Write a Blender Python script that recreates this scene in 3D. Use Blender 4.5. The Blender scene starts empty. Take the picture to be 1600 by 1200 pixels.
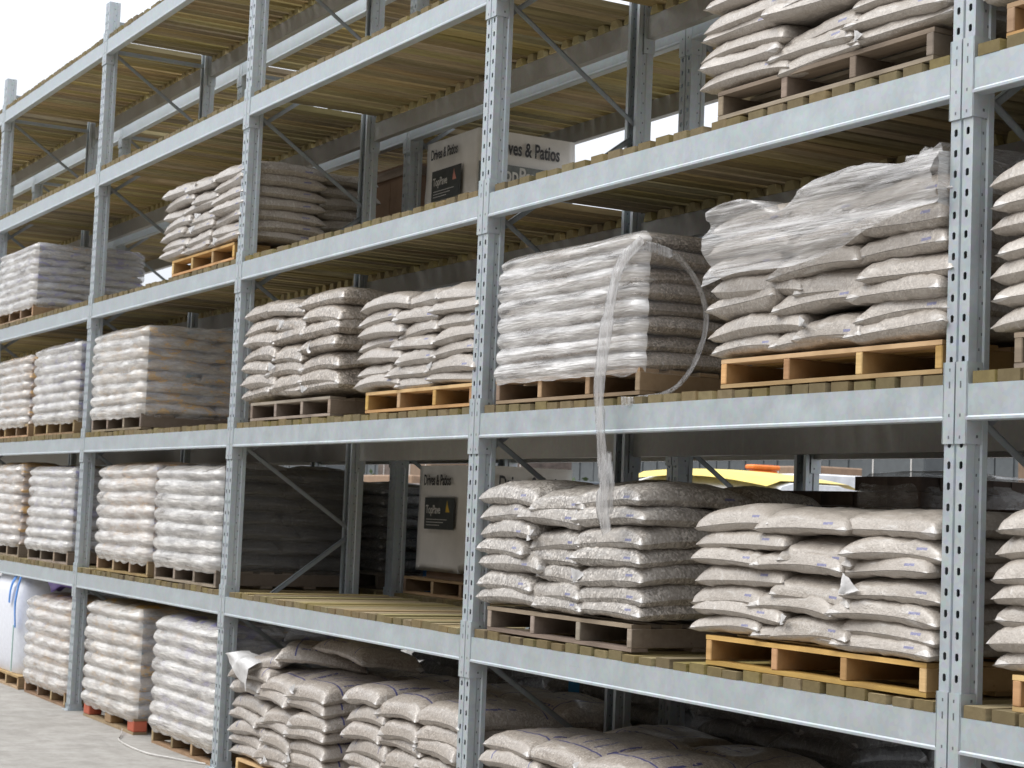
import bpy, math, random
from mathutils import Vector, Matrix, noise
PI = math.pi
R = math.radians
random.seed(7)

# ------------------------------------------------------------------ camera
SC = bpy.context.scene
COL = SC.collection
cam = bpy.data.cameras.new('camera'); camo = bpy.data.objects.new('camera', cam); COL.objects.link(camo)
SC.camera = camo
yaw, pitch, roll = R(60.333), R(4.185), R(2.286)
ca, sa, cb, sb, cc, sc_ = math.cos(yaw), math.sin(yaw), math.cos(pitch), math.sin(pitch), math.cos(roll), math.sin(roll)
fw = Vector((-sa*cb, ca*cb, sb)); r0 = Vector((ca, sa, 0)); u0 = r0.cross(fw)
rt = cc*r0 + sc_*u0; up = -sc_*r0 + cc*u0
M = Matrix((rt, up, -fw)).transposed().to_4x4()
M.translation = Vector((4.2643, -4.0607, 1.6346))
camo.matrix_world = M
cam.sensor_width = 36; cam.lens = 2807.5/1600*36
cam.clip_start = .05; cam.clip_end = 3000
cam.dof.use_dof = True; cam.dof.focus_distance = 7.0; cam.dof.aperture_fstop = 9

# ------------------------------------------------------------------ sky, sun, exposure
SUN_EL, SUN_AZ = 52, 216          # azimuth measured clockwise from +Y
w = bpy.data.worlds.new('World'); SC.world = w; w.use_nodes = True
nt = w.node_tree; nt.nodes.clear()
sky = nt.nodes.new('ShaderNodeTexSky'); sky.sky_type = 'NISHITA'; sky.sun_disc = False
sky.sun_elevation = R(SUN_EL); sky.sun_rotation = R(SUN_AZ); sky.air_density = 1; sky.dust_density = 4; sky.ozone_density = 1
hs = nt.nodes.new('ShaderNodeHueSaturation'); hs.inputs['Saturation'].default_value = .22
cl = nt.nodes.new('ShaderNodeMixRGB'); cl.inputs[0].default_value = .72          # cloud deck: even, white, faintly mottled
cl.inputs[2].default_value = (9.5, 9.9, 10.6, 1)
bg = nt.nodes.new('ShaderNodeBackground'); bg.inputs[1].default_value = .115
wo = nt.nodes.new('ShaderNodeOutputWorld')
nt.links.new(sky.outputs[0], hs.inputs['Color']); nt.links.new(hs.outputs[0], cl.inputs[1])
tcw = nt.nodes.new('ShaderNodeTexCoord'); sxw = nt.nodes.new('ShaderNodeSeparateXYZ'); nt.links.new(tcw.outputs['Generated'], sxw.inputs[0])
mxw = nt.nodes.new('ShaderNodeMath'); mxw.operation = 'MAXIMUM'; mxw.inputs[1].default_value = 0; nt.links.new(sxw.outputs[2], mxw.inputs[0])
grw = nt.nodes.new('ShaderNodeMath'); grw.operation = 'MULTIPLY_ADD'; grw.inputs[1].default_value = 1.0; grw.inputs[2].default_value = .5; nt.links.new(mxw.outputs[0], grw.inputs[0])   # overcast sky: the zenith is three times as bright as the horizon
mlw = nt.nodes.new('ShaderNodeMixRGB'); mlw.blend_type = 'MULTIPLY'; mlw.inputs[0].default_value = 1
nt.links.new(cl.outputs[0], mlw.inputs[1]); nt.links.new(grw.outputs[0], mlw.inputs[2])
nt.links.new(mlw.outputs[0], bg.inputs[0]); nt.links.new(bg.outputs[0], wo.inputs[0])
sl = bpy.data.lights.new('sun', 'SUN'); sl.energy = 1.15; sl.angle = R(32); sl.color = (1, .965, .90)
so = bpy.data.objects.new('sun', sl); COL.objects.link(so)
az = R(SUN_AZ); el = R(SUN_EL)
sd = Vector((math.sin(az)*math.cos(el), math.cos(az)*math.cos(el), math.sin(el)))
so.rotation_euler = sd.to_track_quat('Z', 'Y').to_euler()
SC.view_settings.view_transform = 'Standard'; SC.view_settings.look = 'None'
SC.view_settings.exposure = .70; SC.view_settings.gamma = 1; SC.view_settings.use_curve_mapping = False
SC.render.engine = 'CYCLES'
SC.cycles.max_bounces = 8; SC.cycles.diffuse_bounces = 4; SC.cycles.transparent_max_bounces = 12

# ------------------------------------------------------------------ materials
def mat(name, base, rough=.6, metal=0, spec=.5):
    m = bpy.data.materials.new(name); m.use_nodes = True
    b = m.node_tree.nodes['Principled BSDF']
    b.inputs['Base Color'].default_value = (*base, 1); b.inputs['Roughness'].default_value = rough
    b.inputs['Metallic'].default_value = metal; b.inputs['Specular IOR Level'].default_value = spec
    return m, m.node_tree, b
class N:
    """small node-building helper"""
    def __init__(s, t): s.t = t
    def n(s, typ, **k):
        x = s.t.nodes.new(typ)
        for a, b in k.items(): setattr(x, a, b)
        return x
    def l(s, a, b): s.t.links.new(a, b)
    def coord(s, out='Object', scale=(1, 1, 1)):
        c = s.n('ShaderNodeTexCoord'); mp = s.n('ShaderNodeMapping'); mp.inputs['Scale'].default_value = scale
        s.l(c.outputs[out], mp.inputs[0]); return mp.outputs[0]
    def noise(s, vec, scale, detail=3, rough=.55):
        x = s.n('ShaderNodeTexNoise'); x.inputs['Scale'].default_value = scale
        x.inputs['Detail'].default_value = detail; x.inputs['Roughness'].default_value = rough
        s.l(vec, x.inputs['Vector']); return x.outputs[0]
    def vor(s, vec, scale, feature='F1'):
        x = s.n('ShaderNodeTexVoronoi', feature=feature); x.inputs['Scale'].default_value = scale
        s.l(vec, x.inputs['Vector']); return x
    def ramp(s, fac, stops):
        x = s.n('ShaderNodeValToRGB'); e = x.color_ramp.elements
        while len(e) < len(stops): e.new(.5)
        for i, (p, c) in enumerate(stops):
            e[i].position = p; e[i].color = (*c, 1) if len(c) == 3 else c
        s.l(fac, x.inputs[0]); return x.outputs[0]
    def math(s, op, a, b=None, c=None, clamp=False):
        x = s.n('ShaderNodeMath', operation=op); x.use_clamp = clamp
        for i, v in enumerate((a, b, c)):
            if v is None: continue
            if isinstance(v, (int, float)): x.inputs[i].default_value = v
            else: s.l(v, x.inputs[i])
        return x.outputs[0]
    def mix(s, fac, a, b, blend='MIX'):
        x = s.n('ShaderNodeMixRGB', blend_type=blend)
        for i, v in enumerate((fac, a, b)):
            if isinstance(v, (int, float)): x.inputs[i].default_value = v
            elif isinstance(v, tuple): x.inputs[i].default_value = (*v, 1)
            else: s.l(v, x.inputs[i])
        return x.outputs[0]
    def bump(s, h, strength, dist, bsdf):
        x = s.n('ShaderNodeBump'); x.inputs['Strength'].default_value = strength; x.inputs['Distance'].default_value = dist
        s.l(h, x.inputs['Height']); s.l(x.outputs[0], bsdf.inputs['Normal'])
    def rnd(s):
        return s.n('ShaderNodeObjectInfo').outputs['Random']
    def band(s, v, lo, hi):
        a = s.math('GREATER_THAN', v, lo); b = s.math('LESS_THAN', v, hi); return s.math('MULTIPLY', a, b)

def galv(name='galvanised_steel', base=(.44, .485, .51), k=1.0):
    m, t, b = mat(name, base, .42, .35)
    h = N(t); c = h.coord('Object')
    n1 = h.noise(c, 7, 5, .65); n2 = h.vor(c, 55)
    c1 = h.ramp(n1, [(.3, tuple(x*.90*k for x in base)), (.72, tuple(x*1.07*k for x in base))])
    sp = h.math('MULTIPLY', n2.outputs['Color'], .16)
    c2 = h.mix(.05, c1, n2.outputs['Color'], 'OVERLAY')
    # white rust blooms and dirt streaks
    st = h.noise(h.coord('Object', (14, 14, 1.2)), 2.2, 4, .7)
    c3 = h.mix(h.ramp(st, [(.56, (0, 0, 0)), (.78, (.16, .16, .16))]), c2, (.70, .71, .70))
    gr = h.noise(h.coord('Object', (1, 1, 1)), 23, 6, .75)
    c4 = h.mix(h.ramp(gr, [(.60, (0, 0, 0)), (.82, (.22, .22, .22))]), c3, (.26, .25, .23))
    sc1 = h.noise(h.coord('Object', (1.3, 30, 46)), 1.7, 5, .75)
    c4 = h.mix(h.ramp(sc1, [(.64, (0, 0, 0)), (.74, (.30,)*3)]), c4, (.22, .22, .215))
    h.l(c4, b.inputs['Base Color'])
    h.l(h.ramp(n1, [(.3, (.36,)*3), (.7, (.56,)*3)]), b.inputs['Roughness'])
    h.bump(n1, .15, .004, b)
    return m
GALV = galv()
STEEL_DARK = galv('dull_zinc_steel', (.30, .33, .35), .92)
BOLT = mat('bolt_steel', (.16, .17, .18), .5, .6)[0]

def wood(name, dark, light, axis=1, scale=1.0, green=None):
    m, t, b = mat(name, light, .75, 0, .25)
    h = N(t)
    sc = [26, 26, 26]; sc[axis] = 1.6
    oi = h.rnd(); c = h.n('ShaderNodeTexCoord'); mp = h.n('ShaderNodeMapping'); mp.inputs['Scale'].default_value = tuple(x*scale for x in sc)
    h.l(c.outputs['Object'], mp.inputs[0])
    cx = h.n('ShaderNodeCombineXYZ'); h.l(h.math('MULTIPLY', oi, 40), cx.inputs[0]); h.l(h.math('MULTIPLY', oi, 17), cx.inputs[1]); h.l(cx.outputs[0], mp.inputs['Location'])
    g = h.noise(mp.outputs[0], 1, 5, .7)
    col = h.ramp(g, [(.28, dark), (.75, light)])
    isl = h.n('ShaderNodeNewGeometry').outputs['Random Per Island']
    rr = h.math('FRACT', h.math('ADD', isl, oi))
    hsv = h.n('ShaderNodeHueSaturation')
    h.l(h.math('MULTIPLY_ADD', rr, .6, .66), hsv.inputs['Value']); h.l(h.math('MULTIPLY_ADD', h.math('FRACT', h.math('MULTIPLY', rr, 7.3)), .035, .483), hsv.inputs['Hue'])
    h.l(h.math('MULTIPLY_ADD', h.math('FRACT', h.math('MULTIPLY', rr, 3.7)), .35, .78), hsv.inputs['Saturation'])
    h.l(col, hsv.inputs['Color'])
    out = hsv.outputs[0]
    bl = h.noise(h.coord('Object'), 5, 3)
    out = h.mix(h.ramp(bl, [(.5, (0, 0, 0)), (.75, (.5, .5, .5))]), out, green or tuple(x*.55 for x in dark))
    kn = h.vor(h.coord('Object', (3, 3, 3)), 4.2)
    out = h.mix(h.ramp(kn.outputs['Distance'], [(.03, (.8,)*3), (.07, (0, 0, 0))]), out, tuple(x*.4 for x in dark))
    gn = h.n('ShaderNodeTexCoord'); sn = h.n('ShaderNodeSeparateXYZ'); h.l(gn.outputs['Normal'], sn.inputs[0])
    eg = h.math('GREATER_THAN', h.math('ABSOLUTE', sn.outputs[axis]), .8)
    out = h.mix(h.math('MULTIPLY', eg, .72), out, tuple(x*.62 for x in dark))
    h.l(out, b.inputs['Base Color'])
    h.bump(g, .35, .003, b)
    return m
W_DECK = wood('treated_deck_timber', (.19, .145, .068), (.44, .35, .175), 1, 1, (.24, .205, .09))
W_PACK = wood('pale_packing_timber', (.42, .35, .17), (.68, .58, .33), 1, 1)
W_NEW = wood('new_pallet_pine', (.42, .25, .10), (.66, .43, .20), 0, 1)
W_OLD = wood('weathered_pallet_wood', (.20, .155, .115), (.42, .34, .26), 0, 1)
W_MID = wood('aged_pallet_wood', (.30, .20, .11), (.52, .37, .22), 0, 1)
W_RED = mat('red_painted_block', (.48, .115, .06), .6)[0]

def sack_mat(name, c1, c2, speck, rough=.42, prints=True, colour_patches=None, stripe=False, scale=150):
    m, t, b = mat(name, c1, rough, 0, .5)
    h = N(t); tc = h.n('ShaderNodeTexCoord'); oi = h.rnd()
    mp = h.n('ShaderNodeMapping'); h.l(tc.outputs['Object'], mp.inputs[0])
    cx = h.n('ShaderNodeCombineXYZ'); h.l(h.math('MULTIPLY', oi, 31), cx.inputs[0]); h.l(h.math('MULTIPLY', oi, 13), cx.inputs[2]); h.l(cx.outputs[0], mp.inputs['Location'])
    v = mp.outputs[0]
    ve = h.vor(v, scale); vc = h.n('ShaderNodeSeparateColor'); h.l(ve.outputs['Color'], vc.inputs[0])
    base = h.mix(h.noise(v, 9, 4, .6), c1, c2)
    grit = h.ramp(vc.outputs[0], [(.0, tuple(x*.45 for x in c1)), (.35, tuple(x*.8 for x in c1)), (.8, c2), (1, tuple(min(.9, x*1.5) for x in c2))])
    # loose, contents-free plastic patches are paler
    lp = h.noise(v, 6, 5, .7)
    full = h.ramp(lp, [(.42, (speck,)*3), (.62, (speck*.35,)*3)])
    col = h.mix(full, base, grit)
    sx = h.n('ShaderNodeSeparateXYZ'); h.l(tc.outputs['Object'], sx.inputs[0])
    X, Y, Z = sx.outputs
    endm = h.math('MULTIPLY', h.math('GREATER_THAN', h.math('ABSOLUTE', X), .282), .45)
    col = h.mix(endm, col, (.72, .71, .70))
    # white crease streaks in the plastic
    cr = h.noise(h.coord('Object', (60, 60, 60)), 1.0, 2)
    ws = h.n('ShaderNodeMapping'); ws.inputs['Scale'].default_value = (70, 9, 26); ws.inputs['Rotation'].default_value = (0, .3, .5)
    h.l(v, ws.inputs[0]); wn = h.noise(ws.outputs[0], 1, 3, .6)
    col = h.mix(h.ramp(wn, [(.58, (0, 0, 0)), (.74, (.42,)*3)]), col, (.68, .67, .65))
    if prints:
        nz = h.noise(h.coord('Object', (1, 1, 1)), 150, 1)
        let = h.math('GREATER_THAN', nz, .34)
        show = h.math('GREATER_THAN', h.math('FRACT', h.math('MULTIPLY', oi, 9.7)), .22)
        a = h.math('MULTIPLY', h.band(X, .13, .18), h.band(Y, -1, -.12))
        a2 = h.math('MULTIPLY', h.band(Y, -.14, -.095), h.band(X, -1, -.19))
        zz = h.band(Z, .006, .015)
        k = h.math('MULTIPLY', h.math('MULTIPLY', h.math('ADD', a, a2, clamp=True), zz), h.math('MULTIPLY', let, show))
        col = h.mix(h.math('MULTIPLY', k, .75), col, (.09, .10, .27))
    if stripe:
        s1 = h.math('ADD', h.band(X, -.172, -.162), h.band(X, .185, .192), clamp=True)
        s2 = h.math('MULTIPLY', h.band(h.math('FRACT', h.math('MULTIPLY', Y, 12)), 0, .14), h.band(X, -.14, .04))
        s2 = h.math('MULTIPLY', s2, h.math('GREATER_THAN', h.noise(v, 60, 1), .45))
        top = h.math('GREATER_THAN', Z, .012)
        col = h.mix(h.math('MULTIPLY', h.math('ADD', s1, s2, clamp=True), top), col, (.07, .07, .20))
    if colour_patches:
        pn = h.noise(h.coord('Object', (5, 5, 9)), 1.0, 2)
        for (lo, hi, cl_) in colour_patches:
            f = h.math('MULTIPLY', h.band(h.math('ADD', pn, h.math('MULTIPLY', oi, .05)), lo, hi), .75)
            col = h.mix(f, col, cl_)
    h.l(col, b.inputs['Base Color'])
    h.l(h.ramp(lp, [(.3, (rough*.8,)*3), (.7, (rough*1.25,)*3)]), b.inputs['Roughness'])
    b.inputs['Coat Weight'].default_value = .5; b.inputs['Coat Roughness'].default_value = .22
    hh = h.math('ADD', h.math('MULTIPLY', ve.outputs['Distance'], .28), h.math('MULTIPLY', wn, .9))
    wr = h.noise(v, 28, 4, .6)
    h.bump(h.math('ADD', hh, h.math('MULTIPLY', wr, 1.8)), .8, .005, b)
    return m
S_SAND = sack_mat('sand_in_clear_plastic', (.315, .277, .236), (.43, .386, .338), .24)
S_GRIT = sack_mat('grit_in_clear_plastic', (.31, .272, .232), (.425, .382, .336), .40)
S_GRAVEL = sack_mat('speckled_gravel_in_clear_plastic', (.295, .264, .23), (.45, .416, .376), .8, scale=120)
S_DARKG = sack_mat('brown_gravel_in_clear_plastic', (.27, .227, .182), (.42, .368, .312), .85, prints=False, scale=120)
S_STRIPE = sack_mat('blue_striped_sand_plastic', (.31, .268, .228), (.43, .384, .336), .5, prints=False, stripe=True)
S_YEL = sack_mat('yellow_printed_sack_plastic', (.36, .30, .23), (.52, .44, .35), .2, .35, False, [(.57, .66, (.72, .40, .05)), (.31, .35, (.10, .25, .32))])
S_PEACH = sack_mat('pale_peach_sack_plastic', (.42, .32, .25), (.58, .47, .38), .2, .35, False, [(.58, .70, (.74, .44, .14)), (.27, .34, (.20, .22, .42))])
S_WHITE = sack_mat('white_sack_plastic', (.40, .39, .38), (.58, .56, .55), .2, .32, False, [(.60, .70, (.26, .24, .55)), (.30, .36, (.68, .44, .22))])
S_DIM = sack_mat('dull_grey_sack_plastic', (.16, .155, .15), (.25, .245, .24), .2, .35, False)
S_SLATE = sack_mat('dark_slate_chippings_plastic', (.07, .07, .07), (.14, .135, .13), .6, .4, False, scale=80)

def film(name, lo, hi, scale=(3, 3, 14), white=.82, rough=.18, rot=(0, 0, 0), tint=(.98, .965)):
    m = bpy.data.materials.new(name); m.use_nodes = True; t = m.node_tree; h = N(t)
    b = t.nodes['Principled BSDF']; out = t.nodes['Material Output']
    b.inputs['Base Color'].default_value = (white, white*tint[0], white*tint[1], 1); b.inputs['Roughness'].default_value = rough
    b.inputs['Specular IOR Level'].default_value = .6; b.inputs['Coat Weight'].default_value = .8; b.inputs['Coat Roughness'].default_value = .06
    tr = h.n('ShaderNodeBsdfTransparent'); mx = h.n('ShaderNodeMixShader')
    c = h.n('ShaderNodeTexCoord'); mp = h.n('ShaderNodeMapping'); mp.inputs['Scale'].default_value = scale; mp.inputs['Rotation'].default_value = rot
    h.l(c.outputs['Object'], mp.inputs[0])
    n = h.noise(mp.outputs[0], 1.6, 5, .65)
    a = h.ramp(n, [(.32, (lo,)*3), (.70, (hi,)*3)])
    lw = h.n('ShaderNodeLayerWeight'); lw.inputs[0].default_value = .25
    a2 = h.math('ADD', a, h.math('MULTIPLY', lw.outputs['Facing'], .15), clamp=True)
    h.l(a2, mx.inputs[0]); h.l(tr.outputs[0], mx.inputs[1]); h.l(b.outputs[0], mx.inputs[2]); h.l(mx.outputs[0], out.inputs[0])
    n2 = h.noise(mp.outputs[0], 3.5, 4, .6)
    h.bump(n2, .9, .03, b)
    return m
FILM = film('lit_front_wrap', .24, .95, (2, 2, 13), white=.88, rough=.13, rot=(.0, .12, 0), tint=(.965, .915))  # whiter film for stack fronts: sky sheen put into its colour
FILM_SIDE = film('blue_glint_side_wrap', .10, .60, (4, 3, 12), white=.76, rough=.07, tint=(1.03, 1.10))  # bluish white stands in for cool glints on the side film
FILM_SHADE = film('shaded_side_wrap', .45, .88, (1, 1, 11), white=.13, rough=.16)  # near-black side film: the shade on that side put into its colour
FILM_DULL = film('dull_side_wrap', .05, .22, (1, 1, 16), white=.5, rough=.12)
FILM_THIN = film('thin_stretch_wrap', .03, .30, (2, 2, 16), rot=(0, .15, 0))
FILM_WHITE = film('bunched_stretch_wrap', .12, .62, (40, 40, 2))
FILM_LOOP = film('thin_film_loop', .10, .65, (40, 40, 3))
FILM_SHEET = film('loose_clear_sheet', .12, .80, (1.2, 3, 26), rot=(0, -.20, 0), rough=.12)

def plain(name, c, rough=.6, noise_amt=.15, sc=8, metal=0):
    m, t, b = mat(name, c, rough, metal)
    h = N(t); n = h.noise(h.coord('Object'), sc, 5, .6)
    h.l(h.ramp(n, [(.3, tuple(x*(1-noise_amt) for x in c)), (.7, tuple(min(1, x*(1+noise_amt)) for x in c))]), b.inputs['Base Color'])
    h.bump(n, .3, .01, b)
    return m
M_HOOD = plain('printed_white_polythene', (.70, .685, .66), .4, .10, 5)
M_INK = plain('black_print', (.035, .035, .04), .5)
M_PANEL = plain('dark_print_panel', (.045, .052, .052), .45, .3, 12)
M_PANEL2 = plain('grey_green_print_panel', (.15, .17, .165), .45, .5, 9)
M_WHITEINK = plain('white_print', (.62, .62, .60), .5)
M_YINK = plain('yellow_print', (.62, .42, .05), .5)
M_PINK = plain('pink_flower_print', (.62, .27, .22), .5)
M_BROWN = plain('brown_cardboard', (.20, .135, .09), .8)
M_CRATE = plain('brown_plywood', (.26, .17, .11), .75)
M_SLAB = plain('dark_brown_brick', (.10, .075, .062), .85, .5)
M_BLUE = plain('blue_plastic', (.03, .17, .42), .4)
M_BLUEW = plain('blue_webbing', (.10, .27, .66), .7)
M_BULK = plain('woven_white_polypropylene', (.72, .74, .80), .7, .06, 30)
M_TEAL = plain('teal_tarpaulin', (.05, .50, .40), .5)
M_YEL = plain('yellow_polythene', (.72, .55, .09), .45)
M_ORANGE = plain('orange_plastic', (.85, .20, .02), .5)
M_TARP = plain('white_polythene_sheet', (.75, .76, .78), .4)
M_CLAD = plain('grey_wall_cladding', (.085, .095, .10), .6)
M_TRIM = plain('dark_roof_trim', (.10, .11, .12), .6)
M_GLASS = mat('dark_window_glass', (.04, .05, .06), .08)[0]
M_BLACK = plain('black_rubber', (.03, .03, .03), .7)
M_RED = plain('red_plastic', (.5, .04, .03), .5)
M_STRAP = plain('white_plastic_strap', (.60, .58, .55), .5)
M_LEAF = plain('foliage', (.055, .085, .03), .7, .5, 2)
M_BARK = plain('bark', (.10, .08, .06), .9)

# ------------------------------------------------------------------ mesh helpers
class MB:
    def __init__(s): s.v = []; s.f = []; s.mi = []; s.cur = 0
    def quad(s, pts):
        i = len(s.v); s.v += [tuple(p) for p in pts]; s.f.append(tuple(range(i, i+len(pts)))); s.mi.append(s.cur)
    def box(s, x0, x1, y0, y1, z0, z1, rot=None, piv=None):
        P = [Vector(p) for p in ((x0, y0, z0), (x1, y0, z0), (x1, y1, z0), (x0, y1, z0), (x0, y0, z1), (x1, y0, z1), (x1, y1, z1), (x0, y1, z1))]
        if rot: P = [rot @ (p-piv)+piv for p in P]
        i = len(s.v); s.v += [tuple(p) for p in P]
        for f in ((0, 3, 2, 1), (4, 5, 6, 7), (0, 1, 5, 4), (1, 2, 6, 5), (2, 3, 7, 6), (3, 0, 4, 7)):
            s.f.append(tuple(i+k for k in f)); s.mi.append(s.cur)
    def bar(s, a, b, w, d, side=Vector((1, 0, 0))):
        a = Vector(a); b = Vector(b); t = (b-a).normalized(); s1 = side.normalized(); s2 = t.cross(s1).normalized()
        i = len(s.v)
        for p in (a, b):
            for (q, r_) in ((-1, -1), (1, -1), (1, 1), (-1, 1)): s.v.append(tuple(p+s1*q*w/2+s2*r_*d/2))
        for f in ((3, 2, 1, 0), (4, 5, 6, 7), (0, 1, 5, 4), (1, 2, 6, 5), (2, 3, 7, 6), (3, 0, 4, 7)):
            s.f.append(tuple(i+k for k in f)); s.mi.append(s.cur)
    def grid(s, P, closed_u=False):
        i = len(s.v); nu = len(P); nv = len(P[0])
        for row in P: s.v += [tuple(p) for p in row]
        for a in range(nu if closed_u else nu-1):
            a2 = (a+1) % nu
            for b in range(nv-1):
                s.f.append((i+a*nv+b, i+a2*nv+b, i+a2*nv+b+1, i+a*nv+b+1)); s.mi.append(s.cur)
    def mesh(s, name, mats, smooth=False):
        me = bpy.data.meshes.new(name); me.from_pydata(s.v, [], s.f)
        for m in (mats if isinstance(mats, (list, tuple)) else [mats]): me.materials.append(m)
        if any(s.mi): me.polygons.foreach_set('material_index', s.mi)
        if smooth: me.polygons.foreach_set('use_smooth', [True]*len(me.polygons))
        me.update(); return me
def link(name, me, parent=None, loc=(0, 0, 0), rot=(0, 0, 0), scale=(1, 1, 1)):
    o = bpy.data.objects.new(name, me); COL.objects.link(o); o.parent = parent
    o.location = loc; o.rotation_euler = rot; o.scale = scale; return o
def thing(name, label, cat, loc=(0, 0, 0), rz=0, group=None):
    o = link(name, None, None, loc, (0, 0, rz)); o.empty_display_size = .2
    return tag(o, label, cat, group)
def tag(o, label, cat, group=None):
    o['label'] = label; o['category'] = cat
    if group: o['group'] = group
    return o
def bevel(o, wdt=.004, seg=1):
    md = o.modifiers.new('bevel', 'BEVEL'); md.width = wdt; md.segments = seg; md.limit_method = 'ANGLE'; return o
def text_mesh(txt, size, m, sx=1.0, name='lettering', bold=.0):
    cu = bpy.data.curves.new(name, 'FONT'); cu.body = txt; cu.size = size; cu.extrude = .0006; cu.offset = bold
    cu.resolution_u = 3
    o = bpy.data.objects.new('t', cu); COL.objects.link(o)
    dg = bpy.context.evaluated_depsgraph_get(); me = bpy.data.meshes.new_from_object(o.evaluated_get(dg))
    bpy.data.objects.remove(o); bpy.data.curves.remove(cu)
    for v in me.vertices: v.co.x *= sx
    me.materials.clear(); me.materials.append(m); me.name = name; return me

# ------------------------------------------------------------------ ground and yard
PITCH = 3.2
LEVEL = {'G': 0.0, 'A': 1.062, 'B': 2.108, 'C': 3.158, 'D': 4.208, 'E': 5.264}
def ground():
    m, t, b = mat('concrete_yard', (.36, .335, .30), .85, 0, .3)
    h = N(t); c = h.coord('Object')
    n1 = h.noise(c, .9, 7, .65); n2 = h.noise(c, 5, 7, .75); n3 = h.noise(h.coord('Object', (1, 3, 1)), 2.5, 5, .7)
    col = h.ramp(n1, [(.3, (.315, .30, .275)), (.7, (.40, .383, .355))])
    col = h.mix(h.ramp(n2, [(.38, (.55,)*3), (.6, (0, 0, 0))]), col, (.20, .185, .165))
    col = h.mix(h.ramp(n3, [(.55, (0, 0, 0)), (.72, (.4,)*3)]), col, (.42, .40, .37))
    cr = h.vor(h.coord('Object', (1, 1, 1)), .55, 'DISTANCE_TO_EDGE')
    col = h.mix(h.ramp(cr.outputs['Distance'], [(.001, (.15,)*3), (.003, (0, 0, 0))]), col, (.12, .11, .10))
    h.l(col, b.inputs['Base Color']); h.bump(h.math('ADD', n2, n1), .4, .01, b)
    g = MB(); g.quad([(-1200, -1200, 0), (1200, -1200, 0), (1200, 1200, 0), (-1200, 1200, 0)])
    o = link('ground', g.mesh('ground', m)); o['kind'] = 'structure'
ground()

# ------------------------------------------------------------------ racks
UW, UD = .10, .09                     # upright face and depth
def upright_mesh(front_sign, H):
    """perforated omega column: face at y=0 looking to -y (front_sign=-1) or +y"""
    m = MB(); s = -front_sign        # body extends to y = s*UD
    xs = [-.05, -.0345, -.0195, -.0055]; pz = .0672; n = int(H/pz)
    def fq(x0, x1, z0, z1, y=0.0): m.quad([(x0, y, z0), (x1, y, z0), (x1, y, z1), (x0, y, z1)])
    for sg in (-1, 1):
        X = [sg*x for x in xs]
        for a, b in ((0, 1), (2, 3)): fq(min(X[a], X[b]), max(X[a], X[b]), 0, H)
        x0, x1 = min(X[1], X[2]), max(X[1], X[2]); zl = 0
        for k in range(n):
            zc = k*pz+.03
            fq(x0, x1, zl, zc-.012); zl = zc+.012
            # rounded slot corners
            for (cx, cz, dx, dz) in ((x0, zc-.012, .004, .004), (x1, zc-.012, -.004, .004), (x0, zc+.012, .004, -.004), (x1, zc+.012, -.004, -.004)):
                m.quad([(cx, 0, cz), (cx+dx, 0, cz), (cx, 0, cz+dz)])
            # slot reveals (2 mm steel)
            for xx in (x0, x1): m.quad([(xx, 0, zc-.012), (xx, s*.003, zc-.012), (xx, s*.003, zc+.012), (xx, 0, zc+.012)])
        fq(x0, x1, zl, H)
        # centre groove
        m.quad([(sg*.0055, 0, 0), (sg*.0025, s*.010, 0), (sg*.0025, s*.010, H), (sg*.0055, 0, H)])
        # side web with a step and rear lip
        for (xa, ya, xb, yb) in ((.05, 0, .05, .036), (.05, .036, .0455, .042), (.0455, .042, .0455, .062), (.0455, .062, .05, .068), (.05, .068, .05, UD), (.05, UD, .028, UD), (.028, UD, .028, UD-.012)):
            m.quad([(sg*xa, s*ya, 0), (sg*xb, s*yb, 0), (sg*xb, s*yb, H), (sg*xa, s*ya, H)])
    m.quad([(-.0025, s*.010, 0), (.0025, s*.010, 0), (.0025, s*.010, H), (-.0025, s*.010, H)])
    # dark punched dimples down the side web
    m.cur = 1
    k = 0
    while k*.05+.06 < H:
        z = k*.05+.06
        for sg in (-1, 1):
            x = sg*.0462; yy = .046 if k % 2 else .056
            m.box(min(x, sg*.0452), max(x, sg*.0452), min(s*yy, s*(yy+.005)), max(s*yy, s*(yy+.005)), z, z+.009)
        k += 1
    m.cur = 0
    return m.mesh('upright', [GALV, BOLT])
BL = PITCH-.10
STEEL_INNER = galv('shaded_inner_steel', (.35, .345, .325), .95)  # duller zinc on rear beams: shade and timber reflection put into the colour
def beam_mesh(front_sign):
    m = MB(); s = -front_sign; h = .116
    y0 = -s*.004
    prof = [(0, 0), (0, -.006), (.0035, -.0085), (.0035, -h+.016), (0, -h+.012), (0, -h), (.045, -h), (.045, -.035), (.03, -.035), (.03, 0)]
    prof = [(0, 0), (0, -h+.015), (-.003, -h+.010), (-.003, -h+.002), (0, -h), (.046, -h), (.046, -.0), ]
    for i in range(len(prof)):
        (a, b), (c, d) = prof[i], prof[(i+1) % len(prof)]
        m.quad([(-BL/2, y0+s*a, b), (BL/2, y0+s*a, b), (BL/2, y0+s*c, d), (-BL/2, y0+s*c, d)])
    return m.mesh('beam', GALV if front_sign < 0 else STEEL_INNER)
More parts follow.
